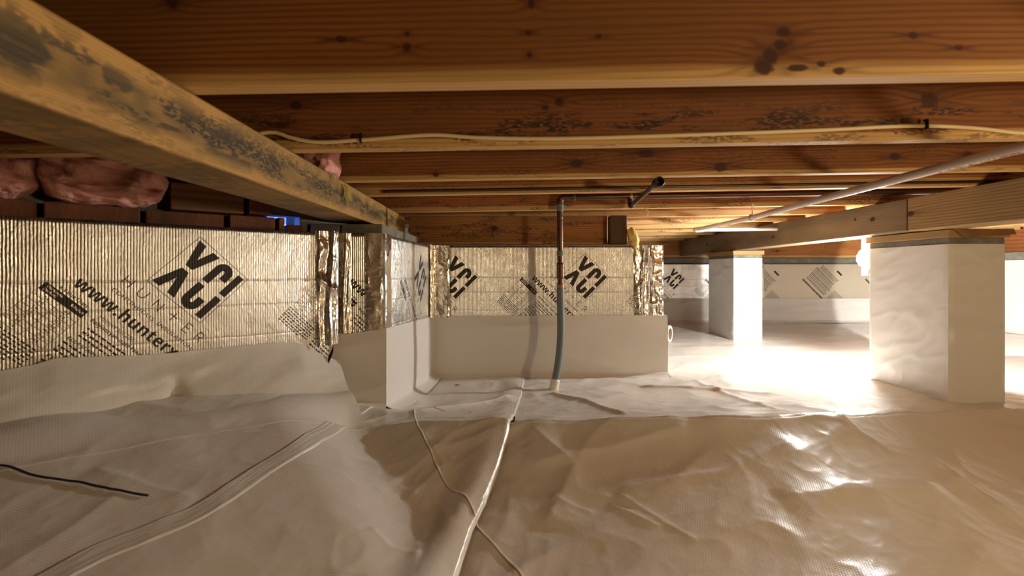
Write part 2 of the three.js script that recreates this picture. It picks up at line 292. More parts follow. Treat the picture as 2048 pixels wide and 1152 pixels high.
{
  const zEnd = (X) => ridgeZ(X) + 0.12;
  const g = gridGeo(330, 260, (u, v) => {
    const w = fan(v, [[0, 0], [0.1, 0.6], [1, 1]]), z0 = lerp(-1.55, zEnd(0.6), w), xs = seamX(z0), X = fan(u, [[0, xs - 0.06], [0.75, xs + 1.8], [1, 4.62]]), z = lerp(-1.55, zEnd(X), w);
    return P(X, sheetH(X, z) - 0.004 * sm((0.03 - (X - xs)) / 0.05), z);
  }, (u, v, q) => [q.x * 0.94 + q.z * 0.34, -q.z * 0.94 + q.x * 0.34]);
  tag(mesh('vapor_barrier', g, linerMat), 'creased white plastic ground sheet in the right foreground, in front of the wide pier', 'plastic sheet', 'ground sheets');
}
{
  const g = gridGeo(300, 200, (u, v) => {
    const X = fan(u, [[0, seamX(2.5) - 0.05], [0.7, 2.2], [1, 4.62]]), zr = ridgeZ(X) + 0.012 * (fbm(X * 3, 2, 5, 2) - 0.5), z = fan(v, [[0, zr], [0.6, 3.0], [1, 5.58]]);
    return P(X, sheetH(X, z) + (v === 0 ? -0.004 : 0.005), z);
  }, (u, v, q) => [q.x, -q.z]);
  tag(mesh('vapor_barrier', g, linerMat), 'brightly lit white plastic ground sheet running back between the piers', 'plastic sheet', 'ground sheets');
}

// ---------------------------------------------------------------- room shell
const darkWood = timber({ s: 31, w: 1024, h: 128, span: 2, sapH: 0, heart: [150, 88, 42] });
struct('ceiling', boxUV(box(7.8, 0.04, 7.7, 0.002).translate(1.0, 0.56 + EYE, -2.0)), darkWood);
function slab(name, x0, x1, h0, h1, z0, z1, mat) { const a = P((x0 + x1) / 2, (h0 + h1) / 2, (z0 + z1) / 2); return struct(name, boxUV(box(Math.abs(x1 - x0), h1 - h0, Math.abs(z1 - z0), 0.002).translate(a.x, a.y, a.z)), mat); }
slab('wall_back', -0.9, 4.85, -0.95, 0.15, 5.62, 5.75, concMat);
slab('wall_back_left', -0.9, -0.78, -0.95, 0.54, 1.99, 5.75, concMat);
slab('wall_right', 4.68, 4.82, -0.95, 0.17, -1.7, 5.75, concMat);
slab('wall_front', -2.7, 4.82, -1.1, 0.54, -1.75, -1.6, concMat);
slab('wall_front_left', -2.75, -2.6, -1.1, 0.54, -1.75, 0.30, concMat);
// angled left wall: a concrete backing with a vent opening, in front of it a course of bricks
const LW = new THREE.Group(); LW.name = 'wall_left'; LW.position.copy(P(FOOT[0], 0, FOOT[1])); LW.rotation.y = 42 * Math.PI / 180; LW.userData.kind = 'structure'; scene.add(LW);
const part = (name, s0, s1, h0, h1, o0, o1, mat, parent = LW, r = 0.002) => mesh(name, boxUV(box(s1 - s0, h1 - h0, o1 - o0, r).translate((s0 + s1) / 2, (h0 + h1) / 2, (o0 + o1) / 2)), mat, parent);
part('wall_backing', -1.75, 0.556, -0.95, 0.54, -0.26, -0.20, concMat);
part('wall_backing', 0.672, 0.86, -0.95, 0.54, -0.26, -0.20, concMat);
part('wall_backing', 0.556, 0.672, 0.205, 0.54, -0.26, -0.20, concMat);
part('wall_backing', 0.556, 0.672, -0.95, 0.118, -0.26, -0.20, concMat);
part('wall_footing', -1.75, 0.80, -0.95, 0.118, -0.20, -0.09, concMat);
for (let i = -5; i < 3; i++) { const a = -0.036 + i * 0.222, b = Math.min(a + 0.208, 0.548); part('brick', a, b, 0.124, 0.186 + 0.003 * Math.sin(i * 5), -0.19, -0.085 + 0.004 * Math.cos(i * 3), brickMat, LW, 0.004); }
part('brick', 0.560, 0.580, 0.120, 0.186, -0.19, -0.083, brickMat, LW, 0.004);
part('brick', 0.598, 0.655, 0.119, 0.166, -0.19, -0.115, brickMat, LW, 0.006);
part('brick', 0.47, 0.545, 0.194, 0.255, -0.19, -0.10, brickMat, LW, 0.004);

// ---------------------------------------------------------------- floor joists
const JZ = [0.38, 0.80, 1.215, 1.635, 1.95, 2.50, 2.92, 3.33, 3.75, 4.17, 4.58, 5.0, 5.40];
const jb = (X) => 0.303 + 0.0165 * X, JH = 0.235, JT = 0.038;
const joistMats = {
  1: timber({ s: 101, x0: -1.1, span: 2.2, sapH: 0.022, sapSoft: 0.022, knots: [[-0.543, 0.135, 0.011, 0.8], [-0.275, 0.072, 0.006, 1.6], [-0.17, 0.057, 0.0085, 0.8], [-0.169, 0.078, 0.004], [0.025, 0.077, 0.005], [0.026, 0.042, 0.005], [0.03, 0.125, 0.010, 0.6], [0.137, 0.07, 0.004, 1.6], [0.433, 0.072, 0.008, 1.5], [0.400, 0.016, 0.013, 1.3], [0.412, 0.034, 0.014, 1.0], [0.428, 0.050, 0.010, 1.2], [0.455, 0.014, 0.006, 3], [0.493, 0.02, 0.005, 1.6], [0.521, 0.008, 0.006, 1.7], [0.641, 0.063, 0.006, 1.5], [0.713, 0.042, 0.005, 1.4]] }),
  2: timber({ s: 111, x0: -0.9, span: 2.4, sapH: 0.022, heart: [144, 88, 38], knots: [[-0.527, 0.108, 0.011, 1.4], [-0.564, 0.060, 0.009, 1.8], [0.114, 0.105, 0.010, 1.1], [0.08, 0.092, 0.006, 1.6], [1.013, 0.095, 0.019, 1.2], [0.32, 0.072, 0.004, 2]], mould: 0.9, mouldLow: 0.045 }),
  3: timber({ s: 121, x0: -0.8, span: 3.0, sapH: 0.014, heart: [152, 94, 40], knots: [[-0.252, 0.017, 0.009, 1.1], [0.209, 0.045, 0.015, 1.4], [0.68, 0.026, 0.016, 1.4], [0.435, 0.074, 0.012, 2.4], [1.25, 0.05, 0.012, 1.6], [1.49, 0.05, 0.014, 1.5]], mould: 0.25 }),
  a: timber({ s: 131, span: 2.6, sapH: 0.02, knots: [[0.5, 0.06, 0.012, 1.6], [1.3, 0.11, 0.012, 1.3], [2.1, 0.04, 0.010, 1.5]], mould: 0.4, heart: [178, 110, 52] }),
  b: timber({ s: 141, span: 2.6, sapH: 0.03, knots: [[0.8, 0.05, 0.012, 1.4], [1.7, 0.09, 0.014, 1.5]], mould: 0.2, heart: [186, 122, 60], late: [132, 72, 30] }),
};
const joistLabels = ['floor joist directly overhead, in front of the one with the torn knot', 'nearest visible floor joist, broad red-brown face with a torn-grain knot on its yellow lower edge', 'second visible floor joist, mould-specked, with the white cable stapled along its face', 'third visible floor joist, three dark knots and a thin cream lower edge', 'fourth floor joist, the thin copper pipe running along its lower edge', 'fifth floor joist, just past the copper pipes and carrying the white pipe hanger',
  'sixth floor joist, passing over the timber beam on the middle wall', 'seventh floor joist, first one past the timber beam', 'eighth floor joist, where the white pipe turns right', 'ninth floor joist, lit orange past the bend of the white pipe', 'tenth floor joist, above the slim white pier', 'eleventh floor joist, second to last before the back wall', 'last floor joist, close to the back wall'];
JZ.forEach((z, i) => {
  const xl = z < 1.95 ? Math.max(-2.4, (0.743 * z - 1.93) / 0.669) : -0.76, xr = 4.66, w = xr - xl, m = joistMats[i] || joistMats[i % 2 ? 'a' : 'b'], span = { 1: 2.2, 2: 2.4, 3: 3.0 }[i] || 2.6, x0 = { 1: -1.1, 2: -0.9, 3: -0.8 }[i] ?? -i * 0.37;
  const g = boardGeo(w, JH, JT, 0.003, span, (xl - x0) / span), xm = (xl + xr) / 2;
  const o = mesh('floor_joist', g, m); tag(o, joistLabels[i], 'joist', 'floor joists');
  o.position.copy(P(xm, jb(xm) + JH / 2, z + JT / 2)); o.rotation.z = Math.atan(0.0165);
});

// ---------------------------------------------------------------- girders, beam
function beamAlong(name, a, b, width, h0, h1, mat, span, label, right = true, h0b = h0) {   // a, b: (X, z) of the face looking into the room
  const dx = b[0] - a[0], dz = b[1] - a[1], l = Math.hypot(dx, dz), g = boardGeo(l, h1 - h0, width, 0.006, span, 0), gp = g.attributes.position; for (let i = 0; i < gp.count; i++) if (gp.getY(i) < 0) gp.setY(i, gp.getY(i) + (h0b - h0) * (gp.getX(i) / l + 0.5));
  const o = mesh(name, g, mat);
  const nx = right ? dz / l : -dz / l, nz = right ? -dx / l : dx / l;             // direction of that face
  o.position.copy(P((a[0] + b[0]) / 2 - nx * width / 2, (h0 + h1) / 2, (a[1] + b[1]) / 2 - nz * width / 2));
  o.rotation.y = Math.atan2(dz, dx); return tag(o, label, 'beam');
}
const stripeL = (v, X) => 0.85 * sm((0.84 - v) * 5) * sm((v - 0.18) * 6) * sm((fbm(X * 6, v * 3, 77, 4) - 0.16) * 4) * (0.55 + 0.6 * vn(X * 40, v * 9, 78)); stripeL.color = [108, 84, 34];
const girderMat = timber({ s: 201, span: 2.0, w: 2048, h: 288, high: 0.128, sapH: 0, heart: [190, 146, 72], late: [160, 116, 54], sap: [122, 98, 48], freq: 150, blotch: 1, mould: 0.9, mouldLow: 0.066, mouldColor: [44, 36, 8], stripe: stripeL, knots: [[0.5, 0.05, 0.008, 1.8], [1.1, 0.08, 0.007, 2]], mouldAt: 0.43 });
beamAlong('girder', [-0.448, -1.55], [-0.582, 2.72], 0.145, 0.164, 0.292, girderMat, 2.0, 'old yellow timber girder with a dark mouldy band, crossing the upper left', true, 0.196);
const greyGirder = timber({ s: 211, span: 2.2, high: 0.165, sapH: 0, heart: [158, 126, 84], late: [104, 78, 48], grey: 0.75, knots: [[0.22, 0.085, 0.014, 1.3], [0.35, 0.10, 0.009, 1], [1.2, 0.07, 0.012, 1.4]], freq: 60 });
const newGirder = timber({ s: 221, span: 2.2, high: 0.165, sapH: 0, heart: [186, 150, 96], late: [120, 82, 42], freq: 75, knots: [[1.62, 0.085, 0.013, 1.7], [1.79, 0.10, 0.007, 1.2], [1.78, 0.06, 0.010, 1.2], [2.03, 0.025, 0.004, 1], [2.07, 0.027, 0.004, 1]] });
beamAlong('girder', [1.812, 2.295], [1.85, 5.5], 0.14, 0.184, 0.334, greyGirder, 2.2, 'weathered grey-brown timber girder running to the back wall on the right', false, 0.160);
beamAlong('girder', [1.800, -1.55], [1.810, 2.288], 0.14, 0.182, 0.334, newGirder, 2.2, 'yellow-brown timber girder at the right edge with three dark knots', false);
const beamMat = timber({ s: 231, span: 1.6, high: 0.16, sapH: 0.012, heart: [182, 126, 66], late: [128, 74, 30], knots: [[0.47, 0.09, 0.016, 1.2], [0.05, 0.06, 0.008, 1.2]], mould: 0.5 });
{
  const t = thing('wall_beam', 'short timber beam lying on top of the middle insulated wall, behind the pipe', 'beam', P(0, 0, 0));
  const g = boardGeo(1.10, 0.158, 0.04, 0.004, 1.6, 0); g.translate(-0.02, 0.226, -2.79); mesh('plank', g, beamMat, t);
  const e = boardGeo(0.155, 0.09, 0.075, 0.004, 1.6, 0.4); e.rotateZ(Math.PI / 2); e.translate(0.575, 0.222, -2.73); tag(mesh('end_block', e, timber({ s: 251, w: 256, h: 128, span: 0.4, high: 0.09, sapH: 0, heart: [88, 60, 34], late: [58, 36, 18], mould: 0.6 }), t), 'dark upright end block'); delete t.children[1].userData.category;
  t.position.y = EYE;
}

// ---------------------------------------------------------------- insulation boards
// A board in its own frame: x along, y height, z out of the wall; its facing carries the print, s0 is where x = 0 lies in the tile.
function insulation(label, a, b, hTop0, hTop1, hLow, tileAt, opt = {}) {
  const dx = b[0] - a[0], dz = b[1] - a[1], l = Math.hypot(dx, dz), t = thing('insulation_board', label, 'insulation board', P(a[0], 0, a[1]), Math.atan2(dz, dx), 'foil-faced insulation boards');
  const top = (x) => lerp(hTop0, hTop1, x / l), sd = Math.round(l * 100);
  const core = new THREE.Shape([new THREE.Vector2(0, hLow), new THREE.Vector2(l, hLow), new THREE.Vector2(l, hTop1 - 0.006), new THREE.Vector2(0, hTop0 - 0.006)]);
  const cg = new THREE.ExtrudeGeometry(core, { depth: 0.034, bevelEnabled: false }); cg.translate(0, 0, -0.036); mesh('foam_core', cg, foamMat, t);
  mesh('foil_facing', gridGeo(Math.max(8, Math.round(l * 90)), 60, (u, v) => {
    const x = u * l, y = lerp(hLow, top(x), Math.min(1, v * 60 / 59)) + (v === 1 ? 0.002 * (vn(x * 60, 3, sd) - 0.5) : 0);
    return new THREE.Vector3(x, y, 0.004 * (fbm(x * 5, y * 5, sd, 3) - 0.5) + 0.0012 * (fbm(x * 26, y * 20, sd + 4, 2) - 0.5) - (v === 1 ? 0.034 : 0));
  }, (u, v, q) => [(q.x + tileAt) / TILE, 1 - (hTop0 - q.y) / TILE]), opt.text ? textFoil : foilMat, t);
  return t;
}
const foamMat = plain([214, 190, 128], 0.95);
// left: emblem centre at s = 0.31 from the foot
const boardL = insulation('large foil-faced insulation board on the angled left wall with a complete emblem', leftAt(-1.62, 0), leftAt(0.705, 0), 0.143, 0.1345, -0.62, LOGO[0] - (0.31 + 1.62) + 3 * TILE);
{ // the torn lower corner of its facing
  const g = new THREE.BufferGeometry(); const q = [[2.300, -0.345, 0.006], [2.335, -0.262, 0.012], [2.330, -0.285, 0.020], [2.305, -0.350, 0.018]];
  g.setAttribute('position', new THREE.Float32BufferAttribute(q.flat(), 3)); g.setAttribute('uv', new THREE.Float32BufferAttribute([0, 0, 1, 0, 1, 1, 0, 1], 2)); g.setIndex([0, 1, 2, 0, 2, 3, 2, 1, 0, 3, 2, 0]); g.computeVertexNormals();
  mesh('loose_edge', g, plain([22, 34, 78], 0.5), boardL).userData.label = 'dark blue cut edge';
}
const CORNER = [-0.477, 1.85], INNER = [-0.427, 2.69];
insulation('narrow foil-faced insulation board on the front of the block pier, between two tape strips', [-0.632, 1.812], CORNER, 0.135, 0.138, -0.60, 0.095);
insulation('foil-faced insulation board on the pale side of the block pier, facing the right', [CORNER[0], CORNER[1]], INNER, 0.137, 0.131, -0.62, 0.545);
insulation('foil-faced insulation board on the middle wall, behind the bent pipe', [INNER[0], 2.70], [0.815, 2.70], 0.137, 0.138, -0.62, LOGO[0] - (0.395 + 0.427) + 2 * TILE);
insulation('foil-faced insulation board on the side of the middle wall, facing the white tape roll', [0.815, 2.70], [0.80, 3.25], 0.137, 0.137, -0.62, 0.2);
insulation('foil-faced insulation board on the back wall left of the slim pier, black emblem showing', [-0.75, 5.56], [2.62, 5.56], 0.083, 0.083, -0.62, LOGO[0] - (1.80 + 0.75) + 4 * TILE);
insulation('foil-faced insulation board on the back wall right of the slim pier, grey text blocks showing', [2.64, 5.56], [4.66, 5.56], 0.083, 0.083, -0.62, 0.42 - 0.80, { text: true });

// ---------------------------------------------------------------- foil tape
function tapeStrip(label, a, b, h0, h1, amp, seedN, offs = 0.006, folds = 0) {
  const dx = b[0] - a[0], dz = b[1] - a[1], l = Math.hypot(dx, dz), t = gridGeo(28, 120, (u, v) => {
    const x = u * l, y = lerp(h0, h1, v), e = sm(Math.min(u, 1 - u) * 6);
    let d = amp * (ridged(x * 16, y * 9, seedN) * 0.9 + 0.6 * (fbm(x * 30, y * 26, seedN + 3, 3) - 0.4));
    if (folds) d += folds * Math.exp(-(((u - 0.62 - 0.10 * Math.sin(y * 9)) / 0.09) ** 2)) * (0.5 + 0.7 * vn(y * 9, 1, seedN));
    return new THREE.Vector3(x, y, offs + e * d);
  }, (u, v, q) => [q.x * 4, q.y * 4]);
  const m = mesh('foil_tape', t, tapeMat); m.position.copy(P(a[0], 0, a[1])); m.rotation.y = Math.atan2(dz, dx);
  return tag(m, label, 'tape', 'foil tape strips');
}
tapeStrip('crumpled shiny foil tape closing the inner corner at the right end of the left board', leftAt(0.655, 0), leftAt(0.735, 0), -0.26, 0.140, 0.014, 301, 0.005, 0.022);
tapeStrip('smooth foil tape on the block pier front beside the crumpled inner corner', [-0.640, 1.812], [-0.585, 1.822], -0.225, 0.137, 0.006, 311, 0.006, 0.006);
tapeStrip('dull tan foil tape up the outer corner of the block pier, on its front', [-0.538, 1.836], [-0.476, 1.850], -0.225, 0.139, 0.004, 321);
tapeStrip('bright silver foil tape up the outer corner of the block pier, on its side', [-0.4765, 1.852], [-0.473, 1.935], -0.215, 0.139, 0.005, 331);
tapeStrip('silver foil tape in the inner corner, on the pier side next to the middle wall', [-0.432, 2.60], [-0.427, 2.695], -0.25, 0.139, 0.006, 341, 0.006, 0.006);
tapeStrip('foil tape on the left end of the middle wall board, covering half an emblem', [-0.425, 2.70], [-0.335, 2.70], -0.25, 0.139, 0.005, 351);
tapeStrip('crinkled foil tape at the right end of the middle wall board, under the metal flashing', [0.655, 2.70], [0.735, 2.70], -0.24, 0.139, 0.009, 361, 0.004, 0.006);
tapeStrip('bright crinkled foil tape wrapping the right outer corner of the middle wall', [0.742, 2.70], [0.818, 2.70], -0.24, 0.139, 0.010, 371, 0.005);
tapeStrip('pale tape joint on the back wall just right of the slim pier', [2.68, 5.56], [2.80, 5.56], -0.30, 0.083, 0.001, 391);

// ---------------------------------------------------------------- white plastic on the lower walls
function skirt(label, a, b, t0, t1, seedN, opt = {}) {
  const dx = b[0] - a[0], dz = b[1] - a[1], l = Math.hypot(dx, dz), n = [dz / l, -dx / l], amp = opt.amp ?? 0.009, flare = opt.flare ?? 0.05, off = opt.off ?? 0.009;
  const g = gridGeo(Math.max(16, Math.round(l * 60)), 60, (u, v) => {
    const top = lerp(t0, t1, u), w = fan(v, [[0, 0], [0.8, 0.90], [1, 1]]), X0 = lerp(a[0], b[0], u), z0 = lerp(a[1], b[1], u), low = ground(X0 + n[0] * 0.04, z0 + n[1] * 0.04) + 0.012;
    const out = off + flare * Math.max(0, (w - 0.9) * 10) ** 2.2 + amp * sm(v * 5) * (ridged(u * l * 2.2 + v * 1.4, v * 1.6 - u * l * 0.8, seedN) + 0.7 * (fbm(u * l * 4, v * 3, seedN + 5, 3) - 0.5));
    return P(X0 + n[0] * out, lerp(top, low, w), z0 + n[1] * out);
  }, (u, v) => [u * l, v * (t0 + 0.6)]);
  return tag(mesh('plastic_liner', g, opt.mat || skirtMat), label, 'plastic sheet', 'white liners on the lower walls');
}
skirt('tan-shaded white liner on the front of the block pier', [-0.66, 1.808], [CORNER[0] + 0.012, CORNER[1] + 0.001], -0.233, -0.213, 401, { flare: 0.03 });
skirt('bright white liner on the side of the block pier with a pipe shadow', [CORNER[0] - 0.004, CORNER[1] - 0.010], INNER, -0.213, -0.243, 411, { flare: 0.05, off: 0.006, amp: 0.004 });
skirt('pale liner across the lower half of the middle wall behind the bent pipe', [-0.425, 2.70], [0.837, 2.70], -0.243, -0.238, 421, { flare: 0.03, amp: 0.011 });
skirt('white liner on the side of the middle wall, next to the tape roll', [0.826, 2.695], [0.81, 3.25], -0.238, -0.238, 431, { flare: 0.02 });
skirt('pale grey liner along the foot of the back wall', [-0.75, 5.55], [4.66, 5.55], -0.305, -0.305, 441, { flare: 0.06, amp: 0.014, off: 0.012 });
skirt('tall white liner covering the right-hand wall', [4.64, 5.55], [4.64, -1.5], 0.10, 0.10, 451, { flare: 0.06, amp: 0.02 });
{ // loose sheet edge hanging on the left board
  const top = (s) => fan(s, [[-1.6, -0.235], [-0.16, -0.255], [-0.11, -0.243], [-0.05, -0.236], [-0.01, -0.224], [0.19, -0.238], [0.40, -0.236], [0.54, -0.236], [0.60, -0.244], [0.70, -0.305], [0.76, -0.33]]);
  const g = gridGeo(240, 64, (u, v) => {
    const s = lerp(-1.58, 0.74, u), bulge = 0.5 + 0.5 * Math.sin(s * 7.1 + 0.6), fold = 0.085 + 0.045 * (fbm(s * 4, 2, 505, 2) - 0.5), notch = 0.040 * Math.exp(-(((s - 0.245) / 0.022) ** 2)) + 0.022 * sm((0.245 - s) / 0.02 + 1) * sm((s + 0.1) / 0.3), fh = -0.362 - 0.030 * sm((s + 0.1) / 0.25) - 0.006 * bulge - 0.02 * sm((s - 0.5) / 0.2) + 0.02 * Math.exp(-(((s - 0.05) / 0.14) ** 2));
    let out, h; if (v < 0.5) { const w = v / 0.5; out = lerp(0.008, fold - notch * w * w, w ** 1.25) + 0.022 * Math.sin(Math.PI * w) * (fbm(s * 5 + w, w * 1.5, 511, 3) - 0.35); h = lerp(top(s), fh, w ** 0.9); }
    else { const w = (v - 0.5) / 0.5; out = lerp(fold - notch, 0.09, sm(w * 6)) + w * 0.15; const [X, z] = leftAt(s, out); h = lerp(fh, sheetH(X, z) + 0.0068 + 0.012 * (1 - w) ** 2 - (v === 1 ? 0.006 : 0), sm(w * 1.15)); }
    const [X, z] = leftAt(s, out); return P(X, h + 0.002 * (fbm(s * 20, v * 9, 521, 2) - 0.5), z);
  }, (u, v) => [u * 2.3, v * 0.55]);
  tag(mesh('plastic_liner', g, skirtMat), 'loose white sheet edge folded up against the foot of the left board', 'plastic sheet', 'white liners on the lower walls');
}

// ---------------------------------------------------------------- block pier on the left
{
  const t = thing('block_pier', 'grey concrete block pier under the end of the mouldy girder', 'pier', P(0, 0, 0)); t.position.y = EYE;
  const q = (x0, x1, h0, h1, z0, z1) => { const g = boxUV(box(x1 - x0, h1 - h0, z1 - z0, 0.004).translate((x0 + x1) / 2, (h0 + h1) / 2, -(z0 + z1) / 2), 2); mesh('concrete_block', g, concMat, t); };
  let h = -0.75; for (let k = 0; k < 5; k++) { const hh = k === 4 ? 0.184 : h + 0.195; for (const [x0, x1] of [[-0.765, -0.655], [-0.648, -0.492]]) for (const [z0, z1] of [[1.895, 2.29], [2.296, 2.66]]) q(x0, Math.min(x1, x1 + (z0 > 2 ? 0.02 : 0)), h, hh - 0.006, z0, z1); h = hh; }
}
// middle wall core
{
  const t = thing('block_core', 'concrete block core of the middle wall behind the boards', 'masonry', P(0, 0, 0)); t.position.y = EYE;
  for (let i = 0; i < 3; i++) for (let k = 0; k < 4; k++) mesh('concrete_block', boxUV(box(0.395, 0.205, 0.20, 0.004).translate(-0.215 + i * 0.40, -0.64 + k * 0.21 + 0.043, -2.85), 2), concMat, t);
}
// metal flashing over the right end of the middle wall
{
  const s = new THREE.Shape([[-0.43, 0], [0.845, 0], [0.72, 0.14], [-0.43, 0.14]].map((p) => new THREE.Vector2(...p)));
  const g = new THREE.ExtrudeGeometry(s, { depth: 0.0015, bevelEnabled: false }); g.rotateX(-Math.PI / 2 + 0.10);
  const m = mesh('flashing', g, plain([128, 122, 108], 0.5, 0.55)); m.position.copy(P(0, 0.140, 2.685)); tag(m, 'grey metal flashing on top of the middle wall, its right corner sticking out', 'flashing');
}

// ---------------------------------------------------------------- right piers
function pier(label, X, z, turn, w, d, top, low, capLabel) {
  const t = thing('pier', label, 'pier', P(X, 0, z), turn, 'white wrapped piers');
  mesh('concrete_block', boxUV(box(w - 0.03, top - low, d - 0.03, 0.004).translate(w / 2, (top + low) / 2, -d / 2), 2), concMat, t);
  const per = 2 * (w + d), r = 0.006, sN = Math.round(w * 1000 + d * 77);
  const at = (p) => { p = ((p % per) + per) % per; if (p < w) return [p, 0, 0, 1]; if (p < w + d) return [w, -(p - w), 1, 0]; if (p < 2 * w + d) return [w - (p - w - d), -d, 0, -1]; return [0, -d + (p - 2 * w - d), -1, 0]; };
  mesh('liner_wrap', gridGeo(200, 70, (u, v) => {
    const p = u * per, [x, zz, nx, nz] = at(p), e = 0.006 * (ridged(p * 2.4 + v * 2, v * 3.2 - p * 2, sN) - 0.2) + 0.0045 * ridged(p * 6 - v * 3, v * 9 + p * 4, sN + 9) + 0.009 * (fbm(p * 5, v * 3, sN + 4, 3) - 0.5) + 0.03 * Math.max(0, v - 0.93) ** 1.2, cx = x - w / 2, cz = zz + d / 2;
    const k = (q, full) => sm(Math.min(1, (full / 2 - Math.abs(q)) / 0.03 + 0.15)); const edge = nx ? k(cz, d) : k(cx, w);
    return new THREE.Vector3(x + nx * e * edge + (nz ? 0 : 0), lerp(top, low, v), zz + nz * e * edge);
  }, (u, v) => [u * per, v * (top - low)]), skirtMat, t);
  const c = boardGeo(d + 0.03, 0.034, w + 0.02, 0.003, 1.2, 0.1); c.rotateY(Math.PI / 2); c.translate(w / 2, top + 0.017 + 0.028, -d / 2); tag(mesh('cap_board', c, newGirder, t), 'pale wooden cap board'); delete t.children[2].userData.category;
  const s = boxUV(box(w, 0.028, d, 0.003).translate(w / 2, top + 0.014, -d / 2)); mesh('shim', s, concMat, t);
  return t;
}
const p1 = pier('wide white plastic-wrapped pier in the right foreground', 1.885, 2.16, 0, 0.245, 0.475, 0.117, -0.62);
{ const g = gridGeo(12, 6, (u, v) => new THREE.Vector3(lerp(0.0 + 0.05 * v, 0.262, u), 0.182 - 0.040 * v * (1 - 0.35 * u), 0.018 + 0.012 * v + 0.006 * Math.sin(u * 7))); mesh('corner_flap', g, plain([150, 122, 80], 0.45, 0.5, { side: THREE.DoubleSide }), p1); }
pier('slim white plastic-wrapped pier farther back, its front brightly lit', 1.818, 4.10, 0, 0.235, 0.52, 0.105, -0.60);

// ---------------------------------------------------------------- sills and rims
{
  const sill = mesh('sill_plate', boxUV(box(5.5, 0.055, 0.14, 0.004).translate(1.92, 0.116 + EYE, -5.60)), concMat); tag(sill, 'grey sill strip along the top of the back wall', 'sill');
  const g = boardGeo(5.5, 0.20, 0.04, 0.003, 2.6, 0.2); const o = mesh('rim_board', g, joistMats.b); o.position.copy(P(1.92, 0.246, 5.58)); tag(o, 'orange-brown rim board above the sill on the back wall', 'rim board');
  mesh('rim_backing', boxUV(box(5.7, 0.5, 0.05).translate(1.95, 0.36 + EYE, -5.66)), darkWood).userData.kind = 'structure';
  const s2 = mesh('sill_plate', boxUV(box(0.14, 0.07, 7.0, 0.004).translate(4.68, 0.138 + EYE, -2.0)), concMat); tag(s2, 'grey sill strip along the top of the right-hand wall', 'sill');
  mesh('rim_backing', boxUV(box(0.05, 0.42, 7.3).translate(4.74, 0.35 + EYE, -2.0)), darkWood).userData.kind = 'structure';
  const b = thing('timber_block', 'short rough-sawn timber block on the brick course beside the pink insulation', 'timber block', LW.position.clone(), LW.rotation.y);
  const bg = boardGeo(0.205, 0.085, 0.09, 0.004, 1.0, 0); bg.translate(0.352, 0.234, -0.145); mesh('block', bg, timber({ s: 241, w: 512, h: 128, span: 0.6, sapH: 0, heart: [128, 84, 48], late: [84, 50, 26], freq: 40, high: 0.085 }), b);
}

// ---------------------------------------------------------------- pink insulation, foam, fibres
const woolTex = dataTex(256, 256, (x, y, o) => { const a = fbm(x / 12, y / 12, 2, 4), b = vn(x / 1.7, y / 1.7, 5); const k = 0.72 + 0.4 * a + 0.16 * b; o[0] = 208 * k; o[1] = 150 * k; o[2] = 136 * k; }, true);
const wool = new THREE.MeshStandardMaterial({ map: woolTex, roughness: 1, bumpMap: woolTex, bumpScale: 0.006 });
function batt(label, place, turn, w, h, d, sN) {
  const g = new THREE.SphereGeometry(1, 96, 64), p = g.attributes.position, sq = (q) => Math.sign(q) * Math.abs(q) ** 0.6;
  for (let i = 0; i < p.count; i++) {
    let x = sq(p.getX(i)), y = sq(p.getY(i)), z = sq(p.getZ(i)); const n = fbm(x * w * 14 + sN, y * h * 16 + z * 2, sN, 3), r = ridged(x * w * 9, y * h * 14 + 3, sN + 4), k = 0.8 + 0.55 * n - 0.5 * r + 0.2 * fbm(x * w * 40, y * h * 40, sN + 8, 2);
    p.setXYZ(i, x * w / 2 * (0.94 + 0.2 * fbm(y * 2.2 + 7, z * 2, sN + 2, 3)), y * h / 2 * (0.88 + 0.3 * fbm(x * 3.1 + 3, z * 2, sN + 6, 3)), z * d / 2 * k);
  }
  g.computeVertexNormals(); const m = mesh('insulation_batt', g, wool); m.position.copy(place); m.rotation.y = turn; return tag(m, label, 'insulation', 'pink fibreglass batts');
}
const onLeft = (s, h, out) => { const [X, z] = leftAt(s, out); return P(X, h, z); };
batt('crumpled pink fibreglass batt above the bricks, beside the timber block', onLeft(0.095, 0.268, -0.10), LW.rotation.y, 0.275, 0.155, 0.14, 11);
batt('pink fibreglass batt at the left edge above the bricks', onLeft(-0.19, 0.272, -0.10), LW.rotation.y, 0.275, 0.165, 0.15, 23);
batt('pink fibreglass batt farthest left, mostly out of sight', onLeft(-0.48, 0.272, -0.10), LW.rotation.y, 0.28, 0.165, 0.15, 37);
batt('small tuft of pink fibreglass resting on the girder between two joists', P(-0.60, 0.345, 1.53), 0, 0.13, 0.13, 0.12, 41);
{
  const g = new THREE.IcosahedronGeometry(0.03, 4), p = g.attributes.position;
  for (let i = 0; i < p.count; i++) { const x = p.getX(i), y = p.getY(i), z = p.getZ(i), n = 0.6 + 1.1 * fbm(x * 45 + 5, y * 45 + z * 37, 61, 3); p.setXYZ(i, x * n * 0.9 + y * -0.35, y * n * 1.5, z * n); }
  g.computeVertexNormals(); const m = mesh('foam_blob', g, plain([226, 196, 120], 0.95)); m.position.copy(P(0.655, 0.178, 2.69)); tag(m, 'lump of yellow spray foam at the end of the timber beam', 'foam');
}
